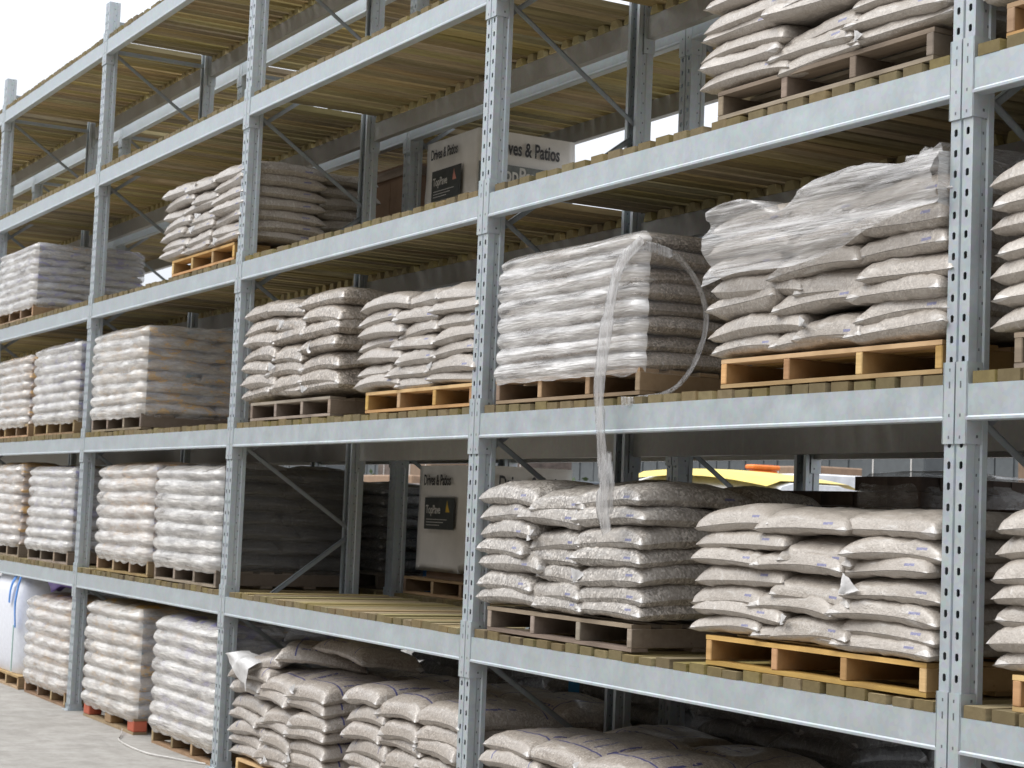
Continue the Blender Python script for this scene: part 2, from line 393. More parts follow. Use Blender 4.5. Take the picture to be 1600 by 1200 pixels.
def plate_mesh(front_sign, side):
    """end connector: half-width face plate plus side plate, bolts"""
    m = MB(); s = -front_sign; y0 = -s*.0065
    zt, zb = .072, -.190
    xa, xb = (.0035, .0525)
    def X(a, b): return (min(side*a, side*b), max(side*a, side*b))
    x0, x1 = X(xa, xb)
    m.box(x0, x1, min(y0, -s*.001), max(y0, -s*.001), zb, zt)
    x0, x1 = X(.0505, .0545)
    m.box(x0, x1, min(y0, s*.060), max(y0, s*.060), zb, zt)
    m.cur = 1
    for z, hh in ((.048, .008), (-.0, .020), (-.098, .008), (-.168, .008)):
        x0, x1 = X(.022, .0275); y = y0-s*.0006
        m.box(x0, x1, min(y, y0), max(y, y0), z-hh/2-.002, z+hh/2)
    for z in (.05, -.165):
        x0, x1 = X(.0546, .0556)
        m.box(x0, x1, min(s*.035, s*.043), max(s*.035, s*.043), z-.005, z+.004)
    m.cur = 0
    return m.mesh('end_connector', [GALV, BOLT])
HU = 5.57
UPM = {-1: upright_mesh(-1, HU), 1: upright_mesh(1, HU)}
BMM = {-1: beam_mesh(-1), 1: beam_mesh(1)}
PLM = {(f, s): plate_mesh(f, s) for f in (-1, 1) for s in (-1, 1)}
def foot_mesh():
    m = MB(); m.box(-.07, .07, -.075, .075, 0, .006)
    m.box(.052, .056, -.05, .05, .006, .05); m.box(-.056, -.052, -.05, .05, .006, .05)
    m.box(.058, .066, -.065, -.055, .006, .022)
    return m.mesh('foot_plate', GALV)
FOOT = foot_mesh()
BOARDS = []
for k in range(6):
    m = MB(); wd = .0425+.002*(k % 3); L0, L1 = .003+.004*(k % 3), .945+.01*(k % 3)
    pts = [(-wd, -.0), (wd, -.0)]
    tk = .030+.004*(k % 3)
    m.box(-wd, wd, L0, L1, 0, tk)
    BOARDS.append(m.mesh('deck_board', W_DECK))
UN = list(range(-1, 7))               # upright numbers, 0 = the one at x = 0, growing to the left
def rack(y0, label, nboards):
    """a run of bays with its front face at y0; thing > part > sub-part"""
    t = thing('pallet_rack', label, 'pallet rack', (0, y0, 0), 0, 'galvanised pallet racks')
    D = .905
    zig = []
    for k in UN:
        x = -PITCH*k
        for fs, y in ((-1, 0), (1, D)):
            u = link('upright', UPM[fs], t, (x, y, 0.006))
            link('foot_plate', FOOT, u, (0, (-.045 if fs == 1 else .045), -.006))
        # lacing of the upright frame
        zf = [LEVEL[q]-.092 for q in 'ABCDE']
        prev = .12
        for z in zf:
            zr = z-.50
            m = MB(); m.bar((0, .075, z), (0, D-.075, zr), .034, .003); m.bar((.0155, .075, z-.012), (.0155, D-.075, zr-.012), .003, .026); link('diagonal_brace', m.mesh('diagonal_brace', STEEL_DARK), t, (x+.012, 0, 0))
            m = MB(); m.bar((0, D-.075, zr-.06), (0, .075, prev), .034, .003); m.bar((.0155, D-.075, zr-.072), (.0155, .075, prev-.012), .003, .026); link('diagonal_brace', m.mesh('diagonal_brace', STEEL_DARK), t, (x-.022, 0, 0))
            prev = z-.07+.0
        prev = None
        for z in (.2, 5.19, 5.42):
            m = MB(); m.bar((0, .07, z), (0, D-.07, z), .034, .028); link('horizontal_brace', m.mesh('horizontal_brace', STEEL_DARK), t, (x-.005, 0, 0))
    cand = []; packers = MB()
    bays = [(UN[i], UN[i+1]) for i in range(len(UN)-1)]
    rr = random.Random(int(y0*10)+3)
    for (a, b) in bays:
        xc = -PITCH*(a+b)/2
        for q in 'ABCDE':
            z = LEVEL[q]
            for fs, y in ((-1, 0), (1, D)):
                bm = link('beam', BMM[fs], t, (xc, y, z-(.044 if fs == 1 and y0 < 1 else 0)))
                for sd in (-1, 1):
                    link('end_connector', PLM[(fs, -sd)], bm, (sd*(PITCH/2), 0, 0))
            dense = (q == 'A' and a == 1)
            pitch = .1005 if dense else (.114 if q in 'AB' else .123)
            n = int((BL-.01)/pitch); x0 = xc-(n-1)*pitch/2
            for j in range(n):
                x = x0+j*pitch+(0 if dense else rr.uniform(-.008, .008))
                r_ = rr.uniform(-.004, .004); dy = rr.uniform(-.006, .004); dz = .0008
                cand.append((a, q, (x, dy, z+dz), r_, rr.randrange(6), rr.uniform(-.3, .3)))
                zz = z-(.0435 if y0 < 1 else .001); yy = D-.038; wt = rr.uniform(.018, .026)
                if y0 > 1: continue
                i_ = len(packers.v)
                packers.v += [(x-wt, yy-.014, z-.001), (x+wt, yy-.014, z-.001), (x+.037, yy-.014, zz), (x-.037, yy-.014, zz), (x-wt, yy+.02, z-.001), (x+wt, yy+.02, z-.001), (x+.037, yy+.02, zz), (x-.037, yy+.02, zz)]
                for f_ in ((0, 3, 2, 1), (4, 5, 6, 7), (0, 1, 5, 4), (1, 2, 6, 5), (2, 3, 7, 6), (3, 0, 4, 7)):
                    packers.f.append(tuple(i_+k_ for k_ in f_)); packers.mi.append(0)
    if y0 < 1:
        for (a, b) in bays:
            for q in 'ABCDE':
                m = MB(); m.box(-BL/2, BL/2, D-.017, D-.002, LEVEL[q]-.043, LEVEL[q]-.002); link('rear_batten', m.mesh('rear_batten', W_DECK), t, (-PITCH*(a+b)/2, 0, 0))
    cam_p = Vector((4.26, -4.06-y0, 1.63))
    def vis(c):
        a, q = c[0], c[1]; p = Vector(c[2]); d = (p-cam_p).length
        if a < 0 or a > 5: d += 30
        if q == 'E' and a < 2: d += 30
        if q == 'D' and a < 1: d += 30
        if y0 > 1 and q in 'AB': d += 6
        return d
    cand.sort(key=vis)
    for c in cand[:nboards]:
        link('deck_board', BOARDS[c[4]], t, c[2], (0, 0, c[3]))
    m = MB()
    for c in cand[nboards:]:
        x, y, z = c[2]; m.box(x-.047, x+.047, y-.002, y+.945+.02*abs(c[5]), z, z+.039)
    o = link('deck_boards', m.mesh('deck_boards', W_DECK), t); o['kind'] = 'stuff'
    if y0 < 1: o = link('deck_packers', packers.mesh('deck_packers', W_PACK), t); o['kind'] = 'stuff'
    return t
rack(0, 'galvanised racking run nearest the camera with five timber decked shelves', 295)
rack(1.14, 'second galvanised racking run standing back to back behind the front one', 295)

# ------------------------------------------------------------------ pallets
def pallet_meshes(m, old=False):
    S = MB(); S.box(-.017, .017, 0, 1.0, .016, .094)
    T = MB(); T.box(-.6, .6, -.048, .048, 0, .016)
    T2 = MB(); T2.box(-.6, .6, -.040, .040, 0, .015)
    return S.mesh('stringer', m), T.mesh('top_board', m), T2.mesh('bottom_board', m)
PM = {k: pallet_meshes(m) for k, m in (('new', W_NEW), ('old', W_OLD), ('mid', W_MID))}
PCOL = {'new': 'orange new pine', 'old': 'grey weathered', 'mid': 'brown used'}
PALLET_H = .111
def pallet(kind, x, y, z, label, rz=0):
    t = thing('pallet', label, 'pallet', (x, y, z), rz, 'wooden pallets under the stock')
    S, T, B = PM[kind]; rr = random.Random(int(x*100+z*1000))
    for k in range(4): bevel(link('stringer', S, t, (-.583+k*.3887+(rr.uniform(-.01, .01) if 0 < k < 3 else 0), 0, 0)), .003)
    for k in range(7): link('top_board', T, t, (rr.uniform(-.003, .003), .048+k*.1507, .0945), (0, 0, rr.uniform(-.004, .004)))
    for k in range(4): link('bottom_board', B, t, (0, .042+k*.3053, .0005))
    return t
def block_pallet(x, y, z, label):
    t = thing('pallet', label, 'pallet', (x, y, z), 0, 'wooden pallets under the stock')
    for j in range(3):
        m = MB(); m.box(-.6, .6, -.05, .05, 0, .018); link('bottom_board', m.mesh('bottom_board', W_MID), t, (0, .05+j*.45, .0005))
        for k in range(3):
            m = MB(); m.box(-.07, .07, -.05, .05, .019, .094); bevel(link('block', m.mesh('block', W_RED if k != 1 else W_NEW), t, (-.53+k*.53, .05+j*.45, 0)), .006)
    for k in range(6):
        m = MB(); m.box(-.6, .6, -.05, .05, 0, .016); link('top_board', m.mesh('top_board', W_MID), t, (0, .05+k*.18, .095))
    return t

# ------------------------------------------------------------------ sacks
def sack_mesh(seed, m, nu=30, nv=20, ears=.075):
    L, Wd, T = .58, .42, .092; rr = random.Random(seed); off = Vector((rr.uniform(0, 50), rr.uniform(0, 50), rr.uniform(0, 50)))
    me = MB()
    rot = rr.uniform(-.5, .5)
    def P(u, v, side):
        au, av = abs(u), abs(v)
        x = L/2*u*(1-ears*(1-v*v)); y = Wd/2*v*(1-.035*(1-u*u))
        gu = max(0, 1-au**7.5)**.46; gv = max(0, 1-av**5.2)**.47
        hgt = T/2*gu*gv
        p = Vector((x, y, 0))
        k = min(1, gu*1.6)*min(1, gv*1.5)
        lump = noise.noise(p*6+off)*.008+noise.noise(p*15+off)*.003
        pleat = noise.noise(Vector((x*5+off.x, y*52, side*3+off.z)))*.0075*(au**2.2)+noise.noise(Vector((x*50+off.x, y*6, side*5)))*.0062*(av**2.2)
        diag = noise.noise(Vector(((x+y*rot)*34+off.y, (y-x*rot)*5, side)))*.0042
        z = hgt*(1.30 if side > 0 else -.74) + (lump*side)*k + (pleat+diag)*k*side
        z += noise.noise(Vector((x*3, y*3, 0))+off)*.008 + rr_e[0 if u < 0 else 1]*.008*au**6
        z += .010-sagx*u*u-sagy*v*v+skew*u*v
        push = noise.noise(Vector((x*4, y*4, 2))+off)*.007
        p.z = z; p.y += push*av; p.x += push*au
        return p
    rr_e = (rr.uniform(-1, .6), rr.uniform(-1, .6)); sagx, sagy = rr.uniform(.002, .022), rr.uniform(.002, .020); skew = rr.uniform(-.010, .010)
    def par(n):  # denser toward the rims
        return [math.sin((-1+2*i/n)*PI/2)*.55+(-1+2*i/n)*.45 for i in range(n+1)]
    U, V = par(nu), par(nv)
    top = [[P(u, v, 1) for v in V] for u in U]; bot = [[P(u, v, -1) for v in reversed(V)] for u in U]
    for i in range(nu+1):
        for j in (0, nv):
            a = top[i][j]; b = bot[i][nv-j]; c = (a+b)/2; top[i][j] = c; bot[i][nv-j] = c
    for j in range(nv+1):
        for i in (0, nu):
            a = top[i][j]; b = bot[i][nv-j]; c = (a+b)/2; top[i][j] = c+Vector((0, 0, .0006)); bot[i][nv-j] = c-Vector((0, 0, .0006))
    me.grid(top); me.grid(bot)
    return me.mesh('sack', m, True)
SK = {}
def sacks_of(key, m, n=6):
    SK[key] = [sack_mesh(hash_(key)+i*13, m) for i in range(n)]
def hash_(s): return sum(ord(c)*(i+1) for i, c in enumerate(s))
for key, m, n in (('sand', S_SAND, 6), ('grit', S_GRIT, 6), ('gravel', S_GRAVEL, 6), ('darkgravel', S_DARKG, 5), ('stripe', S_STRIPE, 6), ('yellow', S_YEL, 4), ('peach', S_PEACH, 4), ('white', S_WHITE, 4), ('slate', S_SLATE, 4), ('dim', S_DIM, 4)):
    sacks_of(key, m, n)
KIND = {'sand': 'beige sand', 'grit': 'pale grit', 'gravel': 'speckled gravel', 'darkgravel': 'brown gravel', 'stripe': 'blue striped', 'slate': 'dark slate'}
ORD = ['lowest', 'second', 'third', 'fourth', 'fifth', 'sixth', 'seventh', 'eighth', 'ninth']
def ear_mesh(seed):
    rr = random.Random(seed); g = []
    for i in range(7):
        row = []
        for j in range(7):
            a, b = i/6, j/6
            wd = .075*(1-.72*a)
            row.append(Vector(((b-.5)*2*wd, -.035-.012*math.sin(b*7+seed)*a-.01*a, -.005-.075*a*(1+.15*math.sin(b*5))+.01*noise.noise(Vector((a*4, b*5, seed))))))
        g.append(row)
    m = MB(); m.grid(g); m.grid([[p+Vector((0, .0015, 0)) for p in r] for r in reversed(g)]); return m.mesh('plastic_flap', mat_flap, True)
mat_flap = plain('loose_white_plastic', (.55, .54, .53), .3, .2, 20)
EARS = [ear_mesh(i) for i in range(4)]
def lay(key, x, y, z, yawd, sx, sy, sz, parent, rr, label=None, tilt=0, pitch_=0, group=None):
    me = rr.choice(SK[key])
    flip = rr.choice((0, PI))
    o = link('sack', me, parent, (x, y, z), (R(tilt), R(pitch_), R(yawd)+ (flip if abs(yawd) < 1 else 0)), (sx, sy, sz))
    if label: tag(o, label, 'sack', group)
    return o
def stack(key, xl, zdeck, n, pkind, where, width=1.2, top=None, layers_top=None, full_top=False, y0=.0, old_key=None, extra=.0, seed=0):
    """pallet with n layers of loose sacks. xl: left end of the pallet"""
    rr = random.Random(int(abs(xl)*77)+int(zdeck*50)+seed)
    pallet(pkind, xl+width/2, y0+.015, zdeck, f'{PCOL[pkind]} pallet under the loose sacks, {where}')
    zb = zdeck+PALLET_H; th = ((top or zb+.53)-zb)/n
    grp = 'loose sacks stacked on ' + where
    for k in range(n):
        z = zb+th*(k+.5)-.010; S = th/.092*1.34
        typ = (k+seed) % 2
        ws = [.37, .41, .44] if typ else [.46, .35, .42]
        ws = [w_+rr.uniform(-.035, .035) for w_ in ws]
        f = (width+.05+extra)/sum(ws); ws = [w_*f for w_ in ws]
        x = xl-.03-extra*.6+rr.uniform(-.012, .012)
        items = []
        for j, w_ in enumerate(ws):
            xx = x+w_/2; x += w_
            jit = rr.uniform(-.012, .012)
            if typ == 0 and j == 0:      # lies lengthwise
                items.append((xx, y0+.208+jit, 0, (w_+.05)/.58, .42/.42, 0)); 
            else:
                items.append((xx, y0+.29+jit, 90, .60/.58, (w_+(.07 if j == 1 else .045))/.42, 1))
        names = ['front left', 'front middle', 'front right']
        dz = [rr.uniform(-.004, .004), rr.uniform(-.002, .006), rr.uniform(-.005, .004)]
        tl = [rr.uniform(-2, 4), (-8 if typ == 0 else -3.5)+rr.uniform(-3, 3), rr.uniform(-4, 1)]
        if k == 0: tl = [a_*.25 for a_ in tl]; z += .017; S *= .9
        if full_top or True:
            if typ: items += [(xl+width-.27, y0+.78, 0, .60/.58, .42/.42, 3)]; names.append('back right')
            else: items += [(xl+width-.22, y0+.80, 90, .46/.58, .46/.42, 3)]; names.append('back right')
        if full_top and k >= n-1:
            items += [(xl+.30, y0+.80, 0, .64/.58, .42/.42, 4)]; names.append('back left')
        for (xx, yy, yw, sx, sy, q), nm, d, tt in zip(items, names, dz+[0, 0], tl+[0, 0]):
            L = f'{nm} {KIND[key]} sack, {ORD[min(k, 8)] if k < n-1 else "top"} layer, {where}'
            bend = rr.uniform(-1.5, 1.5)
            lay(key, xx, yy, z+d, yw+rr.uniform(-3, 3), sx, sy, S*rr.uniform(.94, 1.06), None, rr, L, tt if yw < 1 else bend, bend if yw < 1 else tt, grp)
        # loose corner flaps of plastic hanging at the joints
        if rr.random() < .34:
            j = rr.choice((0, 1)); xe = xl-.03+sum(ws[:j+1])
            e = link('plastic_flap', rr.choice(EARS), None, (xe+rr.uniform(-.02, .04), y0+.012, z+.018), (R(rr.uniform(-8, 8)), R(rr.uniform(-35, 35)), R(rr.uniform(-20, 20))), (rr.uniform(.35, .7),)*3)
            own = [o for o in COL.objects[-8:] if o.name.startswith('sack') and o.get('category') and abs(o.location.z-(z)) < .03]
            if own:
                own = min(own, key=lambda o: abs(o.location.x-xe)+abs(o.location.y-y0))
                Mi = (Matrix.Translation(own.location) @ own.rotation_euler.to_matrix().to_4x4() @ Matrix.Diagonal((*own.scale, 1))).inverted()
                e.parent = own; e.matrix_parent_inverse = Mi

def shell(xl, w_, d_, zb, zt, n, seed, bul=.022, wob=.012, lean=0, top_drop=.0, droop=.0, skirt=.0, nr=110, rows=9):
    """wrapped outline following n bulging layers"""
    off = Vector((seed*3.3, seed*1.7, seed)); P = []
    r = .07; per = []
    def corner(cx, cy, a0): return [(cx+r*math.cos(a0+PI/2*i/6), cy+r*math.sin(a0+PI/2*i/6), math.cos(a0+PI/2*i/6), math.sin(a0+PI/2*i/6)) for i in range(7)]
    def edge(a, b, nx, ny, k): return [(a[0]+(b[0]-a[0])*i/k, a[1]+(b[1]-a[1])*i/k, nx, ny) for i in range(1, k)]
    per += corner(w_-r, r, -PI/2); per += edge((w_, r), (w_, d_-r), 1, 0, 22)
    per += corner(w_-r, d_-r, 0); per += edge((w_-r, d_), (r, d_), 0, 1, 10)
    per += corner(r, d_-r, PI/2); per += edge((0, d_-r), (0, r), -1, 0, 12)
    per += corner(r, r, PI); per += edge((r, 0), (w_-r, 0), 0, -1, 34)
    N_ = n*rows; H = zt-zb
    for (x, y, nx, ny) in per:
        col = []
        for j in range(N_+1):
            f = j/N_; z = zb+f*H
            ph = f*n + .12*noise.noise(Vector((x*1.3, y*1.3, seed)))*min(1, f*3)
            b = abs(math.sin(ph*PI))**.62
            tw = noise.noise(Vector((x*2.2, y*2.2, z*7))+off)*wob+noise.noise(Vector((x*6+z*3, y*6, z*24-x*4))+off)*wob*.45
            o = bul*(b-.6)+tw
            if f > .93: o -= (f-.93)/.07*.05
            zz = z+noise.noise(Vector((x*1.5, y*1.5, 0))+off)*.012*f - (top_drop*f if x < w_*.3 else 0)
            if j == 0: zz -= skirt*(.5+.9*abs(noise.noise(Vector((x*5, y*5, seed)))))
            col.append(Vector((x+nx*o+lean*f, y+ny*o, zz)))
        P.append(col)
    m = MB(); m.grid(P, True)
    nq = len(P[0])-1
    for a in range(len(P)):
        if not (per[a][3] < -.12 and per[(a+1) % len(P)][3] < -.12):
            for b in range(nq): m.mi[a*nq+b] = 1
    m.cur = 1
    # cap
    i0 = len(m.v); cx, cy = w_/2+lean, d_/2
    rings = [[c[-1] for c in P]]
    for s in (.75, .45, .2):
        rings.append([Vector((cx+(p.x-cx)*s, cy+(p.y-cy)*s, p.z+.022*(1-s)+noise.noise(Vector((p.x*4*s, p.y*4*s, seed)))*.02)) for p in rings[0]])
    m.grid([[rg[i] for rg in rings] for i in range(len(P))], True)
    m.quad(rings[-1])
    return m
def wrapped(key, xl, zdeck, n, top, pkind, label, where, width=1.2, y0=.0, flm=None, bul=.022, wob=.012, seed=0, block=False, sackcols=2, top_drop=0, skirt=.03, side=None):
    if block: block_pallet(xl+width/2, y0+.015, zdeck, f'block pallet with red painted corner blocks under {where}'.replace('the ground stack', 'ground stack'))
    else: pallet(pkind, xl+width/2, y0+.015, zdeck, f'{PCOL[pkind]} pallet under {where}'.replace('the rear run stack', 'rear run stack'))
    t = thing('wrapped_stack', label, 'wrapped sacks', (xl, y0, zdeck+PALLET_H), 0, 'plastic wrapped stacks of sacks')
    rr = random.Random(seed*5+3)
    zb = 0; H = top-zdeck-PALLET_H; th = H/n
    for k in range(n):
        z = th*(k+.5); S = th/.092*1.2
        if k % 2:
            lays = [(width*.26, .24, 0, .60, .46), (width*.74, .24, 0, .60, .46), (width-.21, .72, 90, .56, .42)]
        else:
            lays = [(width*.17, .30, 90, .56, .42), (width*.5, .30, 90, .56, .42), (width*.83, .30, 90, .56, .42), (width-.30, .78, 0, .60, .42)]
        for (x, y, a, l, w_) in lays:
            lay(key, x, y+.01, z, a, l/.58*.99, w_/.42*.98, S, t, rr)
    m = shell(0, width+.02, 1.02, -.005, H+.012, n, seed, bul, wob, skirt=skirt, top_drop=top_drop)
    link('shrink_wrap', m.mesh('shrink_wrap', [flm or FILM, side or (FILM_SHADE if key == 'dim' else FILM_DULL if key in ('dim', 'darkgravel', 'slate') else FILM_SIDE)], True), t, (-.01, -.01, 0))  # one wrap split in two: lit look for the front, shaded for sides
    return t

Z = {k: v+.041 for k, v in LEVEL.items()}; Z['G'] = .0
# --- loose stacks in the front run (xl = left end of the pallet)
stack('sand', .25, Z['A'], 7, 'new', 'first shelf, right edge of picture', top=1.73, extra=.03, seed=1)
stack('sand', .23, Z['B'], 7, 'old', 'second shelf, right edge of picture', top=2.80, extra=.06, seed=2)
stack('sand', .17, Z['C'], 7, 'new', 'third shelf, top right corner', top=3.85, extra=.08)
stack('sand', -1.325, Z['A'], 7, 'new', 'first shelf, beside nearest post', top=1.685, seed=1, extra=.04)
stack('gravel', -3.035, Z['A'], 7, 'old', 'first shelf, right of second post', top=1.765, extra=.05)
stack('grit', -1.285, Z['B'], 7, 'new', 'half wrapped stack, second shelf', top=2.80, extra=.02, seed=1)
stack('sand', -1.36, Z['C'], 8, 'old', 'third shelf, beside nearest post', top=3.85, extra=.08)
stack('darkgravel', -6.13, Z['B'], 7, 'old', 'second shelf, right of third post', top=2.86, seed=1, extra=.14)
stack('grit', -4.47, Z['B'], 7, 'new', 'second shelf, left of second post', top=2.77, extra=.06)
stack('grit', -7.75, Z['C'], 7, 'new', 'third shelf, behind third post', top=3.83, seed=1, extra=.25)
stack('stripe', -6.08, Z['G'], 7, 'new', 'ground level, right of third post', top=.66, full_top=True, extra=.10)
stack('stripe', -4.47, Z['G'], 7, 'mid', 'ground level, left of second post', top=.70, full_top=True, seed=1)
stack('stripe', -2.96, Z['G'], 7, 'mid', 'ground level, right of second post', top=.645, full_top=True, seed=1)
stack('stripe', -1.45, Z['G'], 5, 'mid', 'ground level, beside nearest post', top=.50, full_top=True)

# messy top of the ground stack right of the third post
rr = random.Random(4)
for (x, y, z, yw, tt, pp, s, lab) in ((-5.93, .16, .70, 20, 14, -12, .8, 'crumpled white empty topped sack sliding off the ground stack right of third post'),
                             (-5.55, .34, .76, 60, 4, 5, .95, 'small beige sack thrown askew on top of the ground stack right of third post'),
                             (-5.15, .42, .80, 5, -8, 3, 1.0, 'clear sack with blue print lying across ground stack right of third post')):
    lay('stripe', x, y, z, yw, s, s, 1.1*s, None, rr, lab, tt, pp, 'sacks dropped loosely on a ground stack')
m = MB(); g = []
for i in range(12):
    g.append([Vector((-6.16+.34*(i/11)+.05*(j/7), .10-.155*min(1, j/3)-.012*math.sin(i*.9+j*.6), .745-.035*(i/11)-(0 if j < 2 else .17*((j-2)/5)*(.35+.65*(i/11))+.012*math.sin(i*1.1+j)))) for j in range(8)])
m.grid(g); m.grid([[p+Vector((0, .002, 0)) for p in r] for r in reversed(g)])
tag(link('plastic_sheet', m.mesh('plastic_sheet', mat_flap, True)), 'torn sheet of white plastic draped over the corner of the messy ground stack', 'plastic sheet')

# --- wrapped stacks in the front run
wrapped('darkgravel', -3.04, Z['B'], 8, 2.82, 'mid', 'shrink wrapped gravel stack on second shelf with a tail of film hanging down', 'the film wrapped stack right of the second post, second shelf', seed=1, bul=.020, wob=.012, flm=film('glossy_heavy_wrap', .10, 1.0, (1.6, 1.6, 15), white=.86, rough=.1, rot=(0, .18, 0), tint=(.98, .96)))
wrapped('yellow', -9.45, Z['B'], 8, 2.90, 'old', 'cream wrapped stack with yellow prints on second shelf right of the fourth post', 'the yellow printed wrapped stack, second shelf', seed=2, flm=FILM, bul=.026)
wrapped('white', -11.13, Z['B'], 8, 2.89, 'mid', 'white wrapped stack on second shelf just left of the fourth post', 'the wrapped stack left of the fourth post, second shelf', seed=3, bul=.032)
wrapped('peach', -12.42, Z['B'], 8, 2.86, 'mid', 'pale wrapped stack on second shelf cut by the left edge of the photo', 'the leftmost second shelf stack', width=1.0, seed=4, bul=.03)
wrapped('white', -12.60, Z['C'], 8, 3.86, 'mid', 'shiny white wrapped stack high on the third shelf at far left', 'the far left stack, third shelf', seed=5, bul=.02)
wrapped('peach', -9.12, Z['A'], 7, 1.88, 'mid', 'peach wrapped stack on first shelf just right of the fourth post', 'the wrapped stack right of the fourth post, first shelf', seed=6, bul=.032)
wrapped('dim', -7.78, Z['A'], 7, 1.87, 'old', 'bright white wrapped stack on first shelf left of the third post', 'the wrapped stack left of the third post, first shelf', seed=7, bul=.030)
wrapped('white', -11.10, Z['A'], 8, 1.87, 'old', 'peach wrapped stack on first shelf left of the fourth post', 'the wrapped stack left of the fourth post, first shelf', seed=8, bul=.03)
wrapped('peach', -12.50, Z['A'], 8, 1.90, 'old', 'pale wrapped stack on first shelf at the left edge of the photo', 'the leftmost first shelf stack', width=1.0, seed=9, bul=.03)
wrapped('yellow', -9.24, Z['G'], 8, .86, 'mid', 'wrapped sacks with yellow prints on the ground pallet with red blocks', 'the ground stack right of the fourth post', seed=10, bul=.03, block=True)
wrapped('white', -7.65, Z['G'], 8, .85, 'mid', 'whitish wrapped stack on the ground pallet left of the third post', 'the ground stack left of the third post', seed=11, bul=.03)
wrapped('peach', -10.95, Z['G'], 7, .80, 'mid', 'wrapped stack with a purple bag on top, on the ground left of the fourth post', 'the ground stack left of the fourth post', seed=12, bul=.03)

# --- film bits on the half wrapped and the wrapped stack
def ribbon(pts, wid, name, m, parent=None, depth=.03, turns=0, seed=0, ns=60):
    """bunched strip of film, a crumpled flattened tube along a smooth path"""
    pts = [Vector(p) for p in pts]; path = []
    for i in range(len(pts)-1):
        p0, p1, p2, p3 = pts[max(0, i-1)], pts[i], pts[i+1], pts[min(len(pts)-1, i+2)]
        k = ns//(len(pts)-1)
        for j in range(k+(i == len(pts)-2)):
            t = j/k
            path.append(.5*((2*p1)+(p2-p0)*t+(2*p0-5*p1+4*p2-p3)*t*t+(3*p1-p0-3*p2+p3)*t**3))
    G = []
    for i, p in enumerate(path):
        tn = (path[min(i+1, len(path)-1)]-path[max(0, i-1)]).normalized()
        a = tn.cross(Vector((0, 1, 0)) if abs(tn.y) < .9 else Vector((1, 0, 0))).normalized(); b = tn.cross(a)
        f = i/(len(path)-1); wv = wid(f) if callable(wid) else wid
        row = []
        for j in range(18):
            th = 2*PI*j/18+turns*f*2*PI
            rad = 1+.35*noise.noise(Vector((math.cos(th)*2.5, math.sin(th)*2.5, i*.16+seed)))+.2*math.sin(th*5+i*.2)
            row.append(p+a*math.cos(th)*wv/2*rad+b*math.sin(th)*depth/2*rad)
        G.append(row+[row[0]])
    mm = MB(); mm.grid(G); return link(name, mm.mesh(name, m, True), parent)
t = thing('film_tail', 'long white strip of bunched stretch film hanging over the shelf beam to the stack below', 'plastic film', (-1.95, -.06, 2.7))
o = ribbon([(.13, .05, .08), (.02, .02, -.02), (-.02, -.01, -.25), (-.045, -.02, -.52), (-.03, -.02, -.64), (-.02, -.012, -.78), (.0, -.005, -.92), (-.015, -.01, -1.0), (.025, .0, -1.12)], lambda f: (.045 if f < .25 else .075 if f < .72 else .055)+.02*math.sin(f*9), 'film_strip', FILM_WHITE, t, .014, .8, 3)
o = ribbon([(-.02, .0, -.80), (.02, -.008, -.92), (.01, -.004, -1.04)], .085, 'film_strip', FILM_WHITE, t, .03, .2, 9, 30)
t2 = thing('film_loop', 'thin loop of clear film bowing out from the right side of the wrapped gravel stack', 'plastic film', (-1.84, 0, 2.1))
ribbon([(.03, .0, .66), (.06, .14, .62), (.07, .25, .50), (.07, .29, .36), (.07, .24, .20), (.06, .16, .09), (.03, .04, .03), (-.06, -.03, .02)], .034, 'film_strip', FILM_LOOP, t2, .008, 1, 5, 70)
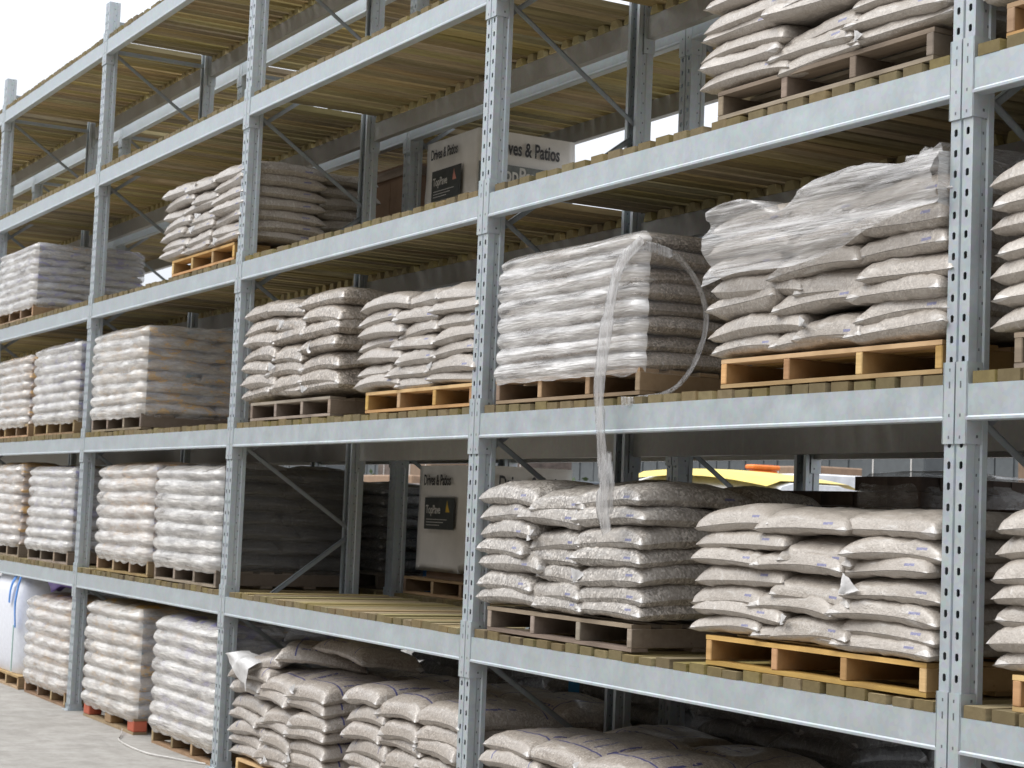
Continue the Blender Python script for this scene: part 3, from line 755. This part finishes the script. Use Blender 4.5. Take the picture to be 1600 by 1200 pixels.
# sheet over the top of the half wrapped stack
def sheet():
    t = thing('film_sheet', 'loose glossy film drawn over the top layers of the half wrapped stack', 'plastic film', (-1.31, -.02, 2.50))
    G = []
    nx, nz = 54, 34
    W_ = 1.25
    for i in range(nx+1):
        f = i/nx; col = []
        low = .03+.16*f**1.4+.02*math.sin(f*9)      # lower hem climbs to the right
        hi = .335+.05*f-.05*math.exp(-((f-.33)/.12)**2)+.02*math.sin(f*13)
        for j in range(nz+1):
            g = j/nz
            if g < .62: z = low+(hi-low)*(g/.62); y = .012-.045*abs(math.sin((z+.04)/.078*PI*.5+f*1.0))**.7+.05*max(0, g/.62-.75)
            else: z = hi+.03*math.sin((g-.62)/.38*PI/2); y = .012+(g-.62)/.38*.55
            n_ = noise.noise(Vector((f*2.2+z*2, z*22-f*3.2, 4)))*.022+noise.noise(Vector((f*7, z*50-f*7, 9)))*.009
            col.append(Vector((f*W_-.01, y-abs(n_)*(1 if g < .62 else 0)-.006, z+(n_ if g >= .55 else n_*.3))))
        G.append(col)
    m = MB(); m.grid(G); link('film', m.mesh('film', FILM_SHEET, True), t)
    # right hand return of the film
    G = []
    for i in range(20):
        f = i/19; col = []
        for j in range(20):
            g = j/19; z = .20+.17*g-.10*f*(1-g)
            n_ = noise.noise(Vector((f*5, z*20+f*4, 2)))*.02
            col.append(Vector((W_-.01+.005+abs(n_)-.03*f, -.02+f*.75, z+n_*.4)))
        G.append(col)
    m = MB(); m.grid(G); link('film', m.mesh('film', FILM_SHEET, True), t)
    # crumpled knot at the top right corner
    G = []
    for i in range(17):
        a = PI*i/16; row = []
        for j in range(25):
            b = 2*PI*j/24
            rd = .060*(1+.45*noise.noise(Vector((math.cos(b)*1.6, math.sin(b)*1.6, a*2)))+.16*noise.noise(Vector((math.cos(b)*6, math.sin(b)*6, a*5))))
            row.append(Vector((W_-.16+rd*math.sin(a)*math.cos(b)*1.25, .09+rd*math.sin(a)*math.sin(b), .365+rd*math.cos(a)*.75)))
        row[-1] = row[0]; G.append(row)
    m = MB(); m.grid(G); link('film_knot', m.mesh('film_knot', FILM_SHEET, True), t)
sheet()
# film tied vertically round the peach stack on the second shelf, left of the fourth post
# purple bag on top of the ground stack
o = ribbon([(-10.75, .15, .93), (-10.5, .2, .985), (-10.2, .25, .95)], .16, 'bag', mat('purple_bag', (.30, .22, .62), .35)[0], None, .09, 0, 2, 20)
tag(o, 'crumpled purple and white bag on top of the ground stack left of the fourth post', 'bag')

# --- bulk bag on the ground, far left
def bulk_bag():
    x0, x1, y0, y1, z0, z1 = -12.55, -11.09, .02, 1.0, .125, .97
    pallet('mid', -11.70, .0, 0, 'brown used pallet under the white bulk bag with blue straps')
    t = thing('bulk_bag', 'big white woven bulk bag with blue lifting straps at the left edge', 'bulk bag', (-11.72, .5, .113))
    G = []; n = 48
    for i in range(n):
        a = 2*PI*i/n; ca_, sa_ = math.cos(a), math.sin(a); k = (abs(ca_)**5+abs(sa_)**5)**(-1/5)
        col = []
        for j in range(17):
            f = j/16; b = math.sin(f*PI)**.5
            rx = .56+.07*b+.012*noise.noise(Vector((a*3, f*6, 1))); ry = .46+.05*b
            if f > .93: rx -= .02; ry -= .02
            col.append(Vector((ca_*k*rx, sa_*k*ry, f*.84)))
        G.append(col)
    m = MB(); m.grid(G, True)
    m.quad([c[-1] for c in G]); link('bag_body', m.mesh('bag_body', M_BULK, True), t)
    for xx in (-.47, .47):
        for yy in (-.525,):
            ribbon([(xx, yy+.01, .40), (xx+.02, yy-.005, .62), (xx+.05, yy+.02, .82), (xx+.06, yy+.05, .90), (xx-.10, yy+.08, .91), (xx-.17, yy+.01, .76), (xx-.20, yy, .60)], .045, 'lifting_strap', M_BLUEW, t, .008, 0, 1, 42)
        m = MB(); m.box(xx-.006, xx+.006, -.532, -.522, .03, .42); link('seam', m.mesh('seam', plain('pale_green_seam', (.45, .62, .58), .6)), t)
bulk_bag()
# --- white strap on the ground
o = ribbon([(-8.18, -.02, .03), (-7.95, -.10, .012), (-7.78, -.17, .008), (-7.5, -.205, .008), (-7.1, -.20, .008), (-6.85, -.12, .008), (-6.55, .0, .008)], .011, 'packing_strap', M_STRAP, None, .004, 0, 4, 60)
tag(o, 'thin white packing strap trailing on the concrete by the ground pallets', 'packing strap')

# ------------------------------------------------------------------ stock in the second run (y from 1.14)
Y2 = 1.19
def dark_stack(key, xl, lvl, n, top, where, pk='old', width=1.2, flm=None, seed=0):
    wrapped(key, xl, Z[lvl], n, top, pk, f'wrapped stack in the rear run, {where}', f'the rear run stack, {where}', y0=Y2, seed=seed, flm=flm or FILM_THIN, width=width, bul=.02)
dark_stack('slate', -3.05, 'G', 8, .86, 'added at ground level behind the second post', seed=21)  # dark ground level stacks added to block light from behind
dark_stack('slate', -1.35, 'G', 8, .80, 'added at ground level behind the nearest post', seed=22)
dark_stack('slate', -6.2, 'G', 8, .86, 'added at ground level behind the third post', seed=23)
dark_stack('slate', -4.5, 'G', 8, .84, 'added at ground level, middle of third bay', seed=24)
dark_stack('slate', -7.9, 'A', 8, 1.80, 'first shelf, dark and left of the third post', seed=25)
dark_stack('slate', -9.4, 'G', 8, .82, 'added at ground level in the fourth bay', seed=26)
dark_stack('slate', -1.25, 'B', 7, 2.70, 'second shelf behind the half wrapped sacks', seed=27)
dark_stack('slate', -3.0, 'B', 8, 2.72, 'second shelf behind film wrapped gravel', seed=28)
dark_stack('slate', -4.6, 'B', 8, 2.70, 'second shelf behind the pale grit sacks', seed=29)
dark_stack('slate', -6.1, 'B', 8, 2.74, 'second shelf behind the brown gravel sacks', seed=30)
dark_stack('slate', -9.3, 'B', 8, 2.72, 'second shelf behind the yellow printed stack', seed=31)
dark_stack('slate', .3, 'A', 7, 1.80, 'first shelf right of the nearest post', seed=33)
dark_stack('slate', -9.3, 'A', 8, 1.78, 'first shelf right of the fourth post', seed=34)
dark_stack('slate', .3, 'G', 8, .86, 'added at ground level right of the nearest post', seed=35)
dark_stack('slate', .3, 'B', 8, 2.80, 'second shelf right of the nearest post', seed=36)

# dark brick packs on the first shelf, nearest full bay
BRK = MB(); BRK.box(-.105, .105, -.05, .05, 0, .062); BRK = BRK.mesh('brick', M_SLAB)
def brick_pack(xl, z, nx, ny, nz, label, where, wrap=None, y0=Y2):
    pallet('old', xl+.6, y0, z, f'grey weathered pallet under {where}')
    t = thing('brick_pack', label, 'brick pack', (xl, y0, z+PALLET_H+.001), 0, 'packs of dark bricks'); rr = random.Random(nx*7+nz)
    for k in range(nz):
        for i in range(nx):
            for j in range(ny):
                if 0 < i < nx-1 and 0 < j < ny-1 and k < nz-1: continue
                if j > 0 and i < nx-1 and k < nz-1: continue
                link('brick', BRK, t, (.11+i*.214+rr.uniform(-.003, .003), .055+j*.104, k*.0655), (0, 0, rr.uniform(-.01, .01)))
    if wrap:
        m = shell(0, nx*.214+.02, ny*.104+.02, 0, nz*.0655+.01, 2, 44, .004, .02, skirt=0)
        link('shrink_wrap', m.mesh('shrink_wrap', [wrap, wrap], True), t, (-.01, -.01, 0))
brick_pack(-2.74, Z['A'], 4, 9, 9, 'dark brown brick pack behind the gravel sacks on the first shelf', 'the lower dark brick pack')
brick_pack(-1.88, Z['A'], 2, 9, 10, 'taller film wrapped dark brick pack behind the beige sacks on the first shelf', 'the tall dark brick pack', film('grey_crumpled_wrap', .04, .55, (3, 3, 9), rot=(0, .4, 0)))
brick_pack(-1.22, Z['A'], 3, 9, 8, 'low dark brick pack just left of the nearest post', 'the low dark brick pack')

# printed hoods
def hood(xl, z, w_, d_, h_, label, where, y0, clr):
    pallet('mid', xl+w_/2, y0, z, f'brown pallet under {where}')
    zb = z+PALLET_H
    t = thing('printed_pallet_cover', label, 'pallet cover', (xl, y0, zb), 0, 'white printed covers reading Drives & Patios')
    m = MB(); G = []; n = 60; pts = []
    def add(a, b, k):
        for i in range(k): pts.append((a[0]+(b[0]-a[0])*i/k, a[1]+(b[1]-a[1])*i/k))
    add((0, 0), (w_, 0), 16); add((w_, 0), (w_, d_), 14); add((w_, d_), (0, d_), 8); add((0, d_), (0, 0), 10)
    for (x, y) in pts:
        col = []
        for j in range(16):
            f = j/15; e = noise.noise(Vector((x*3, y*3, f*3+z)))*.012*(1-f*.5)*(1 if f < .98 else 0)
            nx = (x-w_/2)/w_; ny = (y-d_/2)/d_
            zz = f*h_
            if j == 0: zz = .04+.10*abs(noise.noise(Vector((x*4, y*4, z))))+.05
            col.append(Vector((x+nx*e*2+(f-1)*nx*-.015, y+ny*e*2, zz)))
        G.append(col)
    m.grid(G, True); m.quad([c[-1] for c in G])
    link('cover', m.mesh('cover', M_HOOD, True), t)
    m = MB(); m.box(.05, w_-.05, .05, d_-.05, 0, .25); link('contents', m.mesh('contents', M_BROWN), t)
    f_y = -.022; s_x = w_+.022
    # front face
    for txt, sz, px, pz, sxx in (('Drives & Patios', .095, .10, h_-.125, .62),):
        link('lettering', text_mesh(txt, sz, M_INK, sxx, bold=.002), t, (px, f_y, pz), (PI/2, 0, 0))
    pz1 = h_-.205; ph = .20
    m = MB(); m.box(.13, .13+.40, f_y-.002, f_y+.0, pz1-ph, pz1); p = link('print_panel', m.mesh('print_panel', M_PANEL), t)
    link('lettering', text_mesh('TopPave', .075, M_WHITEINK, .75, bold=.001), t, (.15, f_y-.003, pz1-.10), (PI/2, 0, 0))
    m = MB(); m.quad([(0.440, f_y-.004, pz1-.03), (0.475, f_y-.004, pz1-.09), (0.420, f_y-.004, pz1-.09)]); m.quad([(0.440, f_y-.0045, pz1-.015), (0.455, f_y-.0045, pz1-.07), (0.425, f_y-.0045, pz1-.07)]); link('print_motif', m.mesh('print_motif', clr), t)
    for k in range(3):
        m = MB(); m.box(.16, .16+.28-.05*k, f_y-.0035, f_y-.0025, pz1-.14-.018*k, pz1-.136-.018*k); link('print_line', m.mesh('print_line', M_WHITEINK), t)
    # side face (+x)
    link('lettering', text_mesh('Drives & Patios', .125, M_INK, .62, bold=.003), t, (s_x, .10, h_-.145), (PI/2, 0, PI/2))
    m = MB(); m.box(s_x-.001, s_x+.002, .0, d_-.02, pz1-.30, pz1-.01); link('print_panel', m.mesh('print_panel', M_PANEL2), t)
    link('lettering', text_mesh('TopPave', .14, M_WHITEINK, .72, bold=.002), t, (s_x+.003, .12, pz1-.115), (PI/2, 0, PI/2))
    return t
hood(-6.22, Z['C'], .70, .71, .74, 'white printed pallet cover reading Drives & Patios, high on the third shelf', 'the high printed cover', 1.20, M_PINK)
hood(-6.16, Z['A'], .84, .64, .72, 'white printed pallet cover reading Drives & Patios, on the first shelf', 'the low printed cover', 1.22, M_YINK)
# crate and drums
def crate(x, y, z, w_, d_, h_):
    t = thing('crate', 'brown plywood crate left of the printed cover on the third shelf', 'crate', (x, y, z))
    for k in range(4):
        m = MB(); m.box(k*w_/4+.003, (k+1)*w_/4-.003, 0, .018, 0, h_); link('panel', m.mesh('panel', M_CRATE), t)
        m = MB(); m.box(w_-.018, w_, k*(d_-.02)/4+.022, (k+1)*(d_-.02)/4+.016, 0, h_); link('panel', m.mesh('panel', M_CRATE), t)
    for zz in (.03, h_*.5, h_-.08):
        m = MB(); m.box(-.01, w_+.012, -.016, -.001, zz, zz+.06); m.box(w_+.001, w_+.014, 0, d_, zz, zz+.06); link('batten', m.mesh('batten', W_OLD), t)
    m = MB(); m.box(.02, w_-.02, .02, d_-.02, .0, h_-.01); link('lid', m.mesh('lid', M_CRATE), t)
crate(-7.75, 1.25, Z['C'], 1.18, .7, .80)
def drum(x, y, z, r_, h_, label, tilt=0):
    t = thing('drum', label, 'drum', (x, y, z)); G = []
    prof = [(0, 0), (.9, 0), (1, .03), (1, .30), (1.04, .32), (1.04, .35), (1, .37), (1, .64), (1.04, .66), (1.04, .69), (1, .71), (1, .96), (.93, 1), (.85, .985), (0, .985)]
    for i in range(28):
        a = 2*PI*i/28; G.append([Vector((p*r_*math.cos(a), p*r_*math.sin(a), q*h_)) for p, q in prof])
    m = MB(); m.grid(G, True); o = link('drum_body', m.mesh('drum_body', M_BLUE, False), t)
    G = [[Vector((.5*r_+p*.04*math.cos(2*PI*i/12), p*.04*math.sin(2*PI*i/12), q)) for p, q in ((1, h_*.985), (1, h_*1.02), (0, h_*1.02))] for i in range(12)]
    m = MB(); m.grid(G, True); link('cap', m.mesh('cap', M_BLACK), t)
    t.rotation_euler = (tilt, 0, 0)
drum(-6.48, 1.36, Z['C'], .10, .16, 'small blue plastic drum behind the third post on the third shelf')
drum(-6.52, 1.60, Z['A'], .13, .55, 'blue plastic drum in the dark behind the third post on the first shelf')

# ------------------------------------------------------------------ yard behind the racks
def bag_pile(x, y, z, nx, ny, nz, m_low, m_top, label, cat='wrapped pallet'):
    t = thing('covered_load', label, cat, (x, y, 0), .12)
    m = MB()
    G = []
    for i in range(40):
        f = i/39; row = []
        for j in range(16):
            g = j/15; a = PI*g
            hh = z*(.975+.025*math.sin(f*PI)-.03*f*f)+.05*noise.noise(Vector((f*6, g*3, x)))
            yy = -ny/2*math.copysign(min(1, abs(math.cos(a))**.35), math.cos(a)); zz = hh*min(1, math.sin(a)**.4) if 0 < j < 15 else .12
            row.append(Vector(((f-.5)*nx, yy+.03*noise.noise(Vector((f*9, g*6, 2))), zz)))
        G.append(row)
    m.grid(G); ends = [G[0], G[-1]]
    for e in ends: m.quad(e)
    link('white_sheet', m.mesh('white_sheet', m_low, True), t)
    m = MB(); G2 = []
    for i in range(40):
        f = i/39; row = []
        for j in range(8):
            g = j/7
            hh = z*(.975+.025*math.sin(f*PI)-.03*f*f)+.02+.06*math.sin(PI*g)**.5*(1-f*.7)
            row.append(Vector(((f-.5)*nx*.96, (g-.5)*ny*.9, hh if 0 < j < 7 else hh-.05)))
        G2.append(row)
    m.grid(G2); link('yellow_top_sheet', m.mesh('yellow_top_sheet', m_top, True), t)
bag_pile(-11.95, 8.2, 2.20, 2.3, 1.6, 0, M_TARP, M_YEL, 'long load under white sheeting with a bright yellow top behind the racks')
def loader_box(x, y):
    t = thing('storage_bin', 'orange plastic storage bin standing behind the yellow topped load', 'storage bin', (x, y, 0))
    m = MB(); m.box(-.10, .10, -.2, .2, .1, 2.36); bevel(link('bin_body', m.mesh('bin_body', M_ORANGE), t), .03)
    m = MB(); m.box(-.11, .11, -.22, .22, 2.365, 2.43); bevel(link('bin_lid', m.mesh('bin_lid', M_ORANGE), t), .02)
    for a in (-.1, .1): 
        m = MB(); m.box(a-.04, a+.04, -.18, .18, 0, .099); link('foot', m.mesh('foot', M_BLACK), t)
loader_box(-14.7, 10.6)
def cabinet(x, y, w_, h_, m1, label, rz=0):
    t = thing('crated_goods', label, 'crated goods', (x, y, 0), rz)
    n = 5
    for k in range(n):
        m = MB(); m.box(-w_/2, w_/2, -.5, .5, .02+k*(h_-.02)/n+.006, .02+(k+1)*(h_-.02)/n); bevel(link('layer', m.mesh('layer', m1), t), .02)
    for s in (-.3, .3):
        m = MB(); m.box(s*w_-.01, s*w_+.01, -.508, -.5005, .02, h_); link('strap', m.mesh('strap', M_STRAP), t)
cabinet(-20.5, 9.5, 2.2, 2.05, M_CLAD, 'grey strapped crates stacked behind the racks left of the yellow load')
cabinet(-16.2, 10.0, 1.8, 2.1, M_BLUE, 'blue strapped crates stacked behind the racks')
cabinet(-24.0, 10.0, 2.4, 2.25, M_CRATE, 'brown strapped packs far behind the third bay')
cabinet(-7.4, 9.2, 2.0, 2.0, M_TARP, 'white strapped packs behind the nearest full bay')
cabinet(-4.6, 9.0, 1.6, 2.0, M_TEAL, 'teal sheeted packs behind the nearest post')
cabinet(-2.8, 9.8, 1.6, 2.15, M_RED, 'red strapped packs behind the right hand bay')
rc = random.Random(12)
CL = [M_BROWN, M_CRATE, M_SLAB, M_CLAD, M_TARP, M_TRIM, M_SLAB, M_CLAD, M_BLUE, M_BROWN]
WD = {M_BROWN.name: 'brown cardboard', M_CRATE.name: 'plywood coloured', M_SLAB.name: 'dark brown', M_CLAD.name: 'dark grey', M_TARP.name: 'white sheeted', M_TRIM.name: 'blackish', M_BLUE.name: 'deep blue'}
PL = ['behind the left edge of the racks', 'behind the fifth bay', 'behind the fourth bay', 'behind the fourth post', 'left of the grey crates', 'behind the third post', 'behind the printed covers', 'left of the blue crates', 'behind the second post', 'left of the yellow topped load', 'right of the yellow topped load', 'behind the brick packs', 'behind the nearest post', 'right of the teal packs']
for i_, pl in enumerate(PL):
    m_ = CL[(i_*3) % len(CL)]
    cabinet(-34+i_*2.35+rc.uniform(-.5, .5), 12.0+rc.uniform(-.6, 1.6), rc.uniform(1.0, 1.9), rc.uniform(2.25, 2.95), m_, f'{WD[m_.name]} strapped goods in the far yard {pl}')
def shed():
    t = thing('shed', 'long low grey clad shed across the yard behind the racks', 'shed', (-30, 24, 0))
    n = 40; Lh = 80
    for k in range(n):
        m = MB(); x0 = -Lh/2+k*Lh/n; m.box(x0+.02, x0+Lh/n-.02, 0, .08, 0, 3.75); m.box(x0+.5, x0+.56, -.03, 0, 0, 3.75); m.box(x0+1.2, x0+1.26, -.03, 0, 0, 3.75); link('panel', m.mesh('panel', M_CLAD), t)
    m = MB(); m.box(-Lh/2, Lh/2, .09, 12, 0, 3.72); link('wall', m.mesh('wall', M_CLAD), t)
    m = MB(); m.box(-Lh/2-.3, Lh/2+.3, -.3, 12.3, 3.76, 3.95); link('roof', m.mesh('roof', M_TRIM), t)
    for k in range(12):
        m = MB(); m.box(-.7, .7, -.06, -.035, 1.2, 2.2); f = link('window', m.mesh('window', M_GLASS), t, (-36+k*6.4, 0, 0))
        m = MB()
        for a, b, c, d in ((-.76, -.70, 1.14, 2.26), (.70, .76, 1.14, 2.26), (-.70, .70, 1.14, 1.2), (-.70, .70, 2.2, 2.26)): m.box(a, b, -.07, -.03, c, d)
        link('frame', m.mesh('frame', M_TARP), f)
shed()
def tree(x, y, h_, seed):
    rr = random.Random(seed)
    t = thing('tree', f'dark green broadleaf tree {["at far left", "left of centre"][seed % 2]} beyond the racks', 'tree', (x, y, 0), 0)
    m = MB()
    for k in range(6):
        a = k*1.1; m.bar((0, 0, .4+.2*k), (math.cos(a)*h_*.25, math.sin(a)*h_*.25, h_*.6), .09, .09)
    m.bar((0, 0, 0), (0, 0, h_*.6), .22, .22); link('trunk', m.mesh('trunk', M_BARK), t)
    m = MB()
    for k in range(3500):
        a = rr.uniform(0, 2*PI); r_ = rr.random()**.4*h_*.38; zz = rr.gauss(0, .45)*h_*.3
        c = Vector((math.cos(a)*r_, math.sin(a)*r_, h_*.55+zz)); 
        if noise.noise(c*1.1+Vector((seed, 0, 0))) < -.12: continue
        s = rr.uniform(.06, .13); d1 = Vector((rr.gauss(0, 1), rr.gauss(0, 1), rr.gauss(0, 1))).normalized()*s; d2 = d1.orthogonal().normalized()*s*.6
        m.quad([c-d1, c+d2, c+d1, c-d2])
    o = link('crown', m.mesh('crown', M_LEAF), t)
tree(-40, 18, 2.9, 0); tree(-33, 19, 2.8, 1)

# ------------------------------------------------------------------ unseen block added behind the photographer to cut the low sky
def unseen_sky_blocker():
    t = thing('unseen_sky_blocker', 'unseen brick building added across the yard to block low sky', 'unseen_sky_blocker', (-8, -17, 0))
    brk = plain('brown_brickwork', (.17, .12, .09), .85, .3, 3)
    m = MB(); m.box(-55, 55, -12, 0, 0, 8.2); link('wall', m.mesh('wall', brk), t)
    m = MB(); m.box(-55.4, 55.4, -12.4, .5, 8.205, 8.6); link('roof', m.mesh('roof', M_TRIM), t)
    for k in range(14):
        x = -50+k*7.6
        if k % 3 == 1: m = MB(); m.box(x-2, x+2, .005, .06, 0, 4.4); link('door', m.mesh('door', M_CLAD), t)
        else:
            m = MB(); m.box(x-1.2, x+1.2, .005, .05, 4.6, 6.2); link('window', m.mesh('window', M_GLASS), t)
unseen_sky_blocker()
m = MB(); m.box(-.055, .055, 0, .002, 0, .09)
tag(link('label_card', m.mesh('label_card', plain('bright_blue_card', (.03, .28, .62), .5)), None, (-4.10, 1.165, .665)), 'small bright blue card on the dark stack behind the second post at ground level', 'label card')
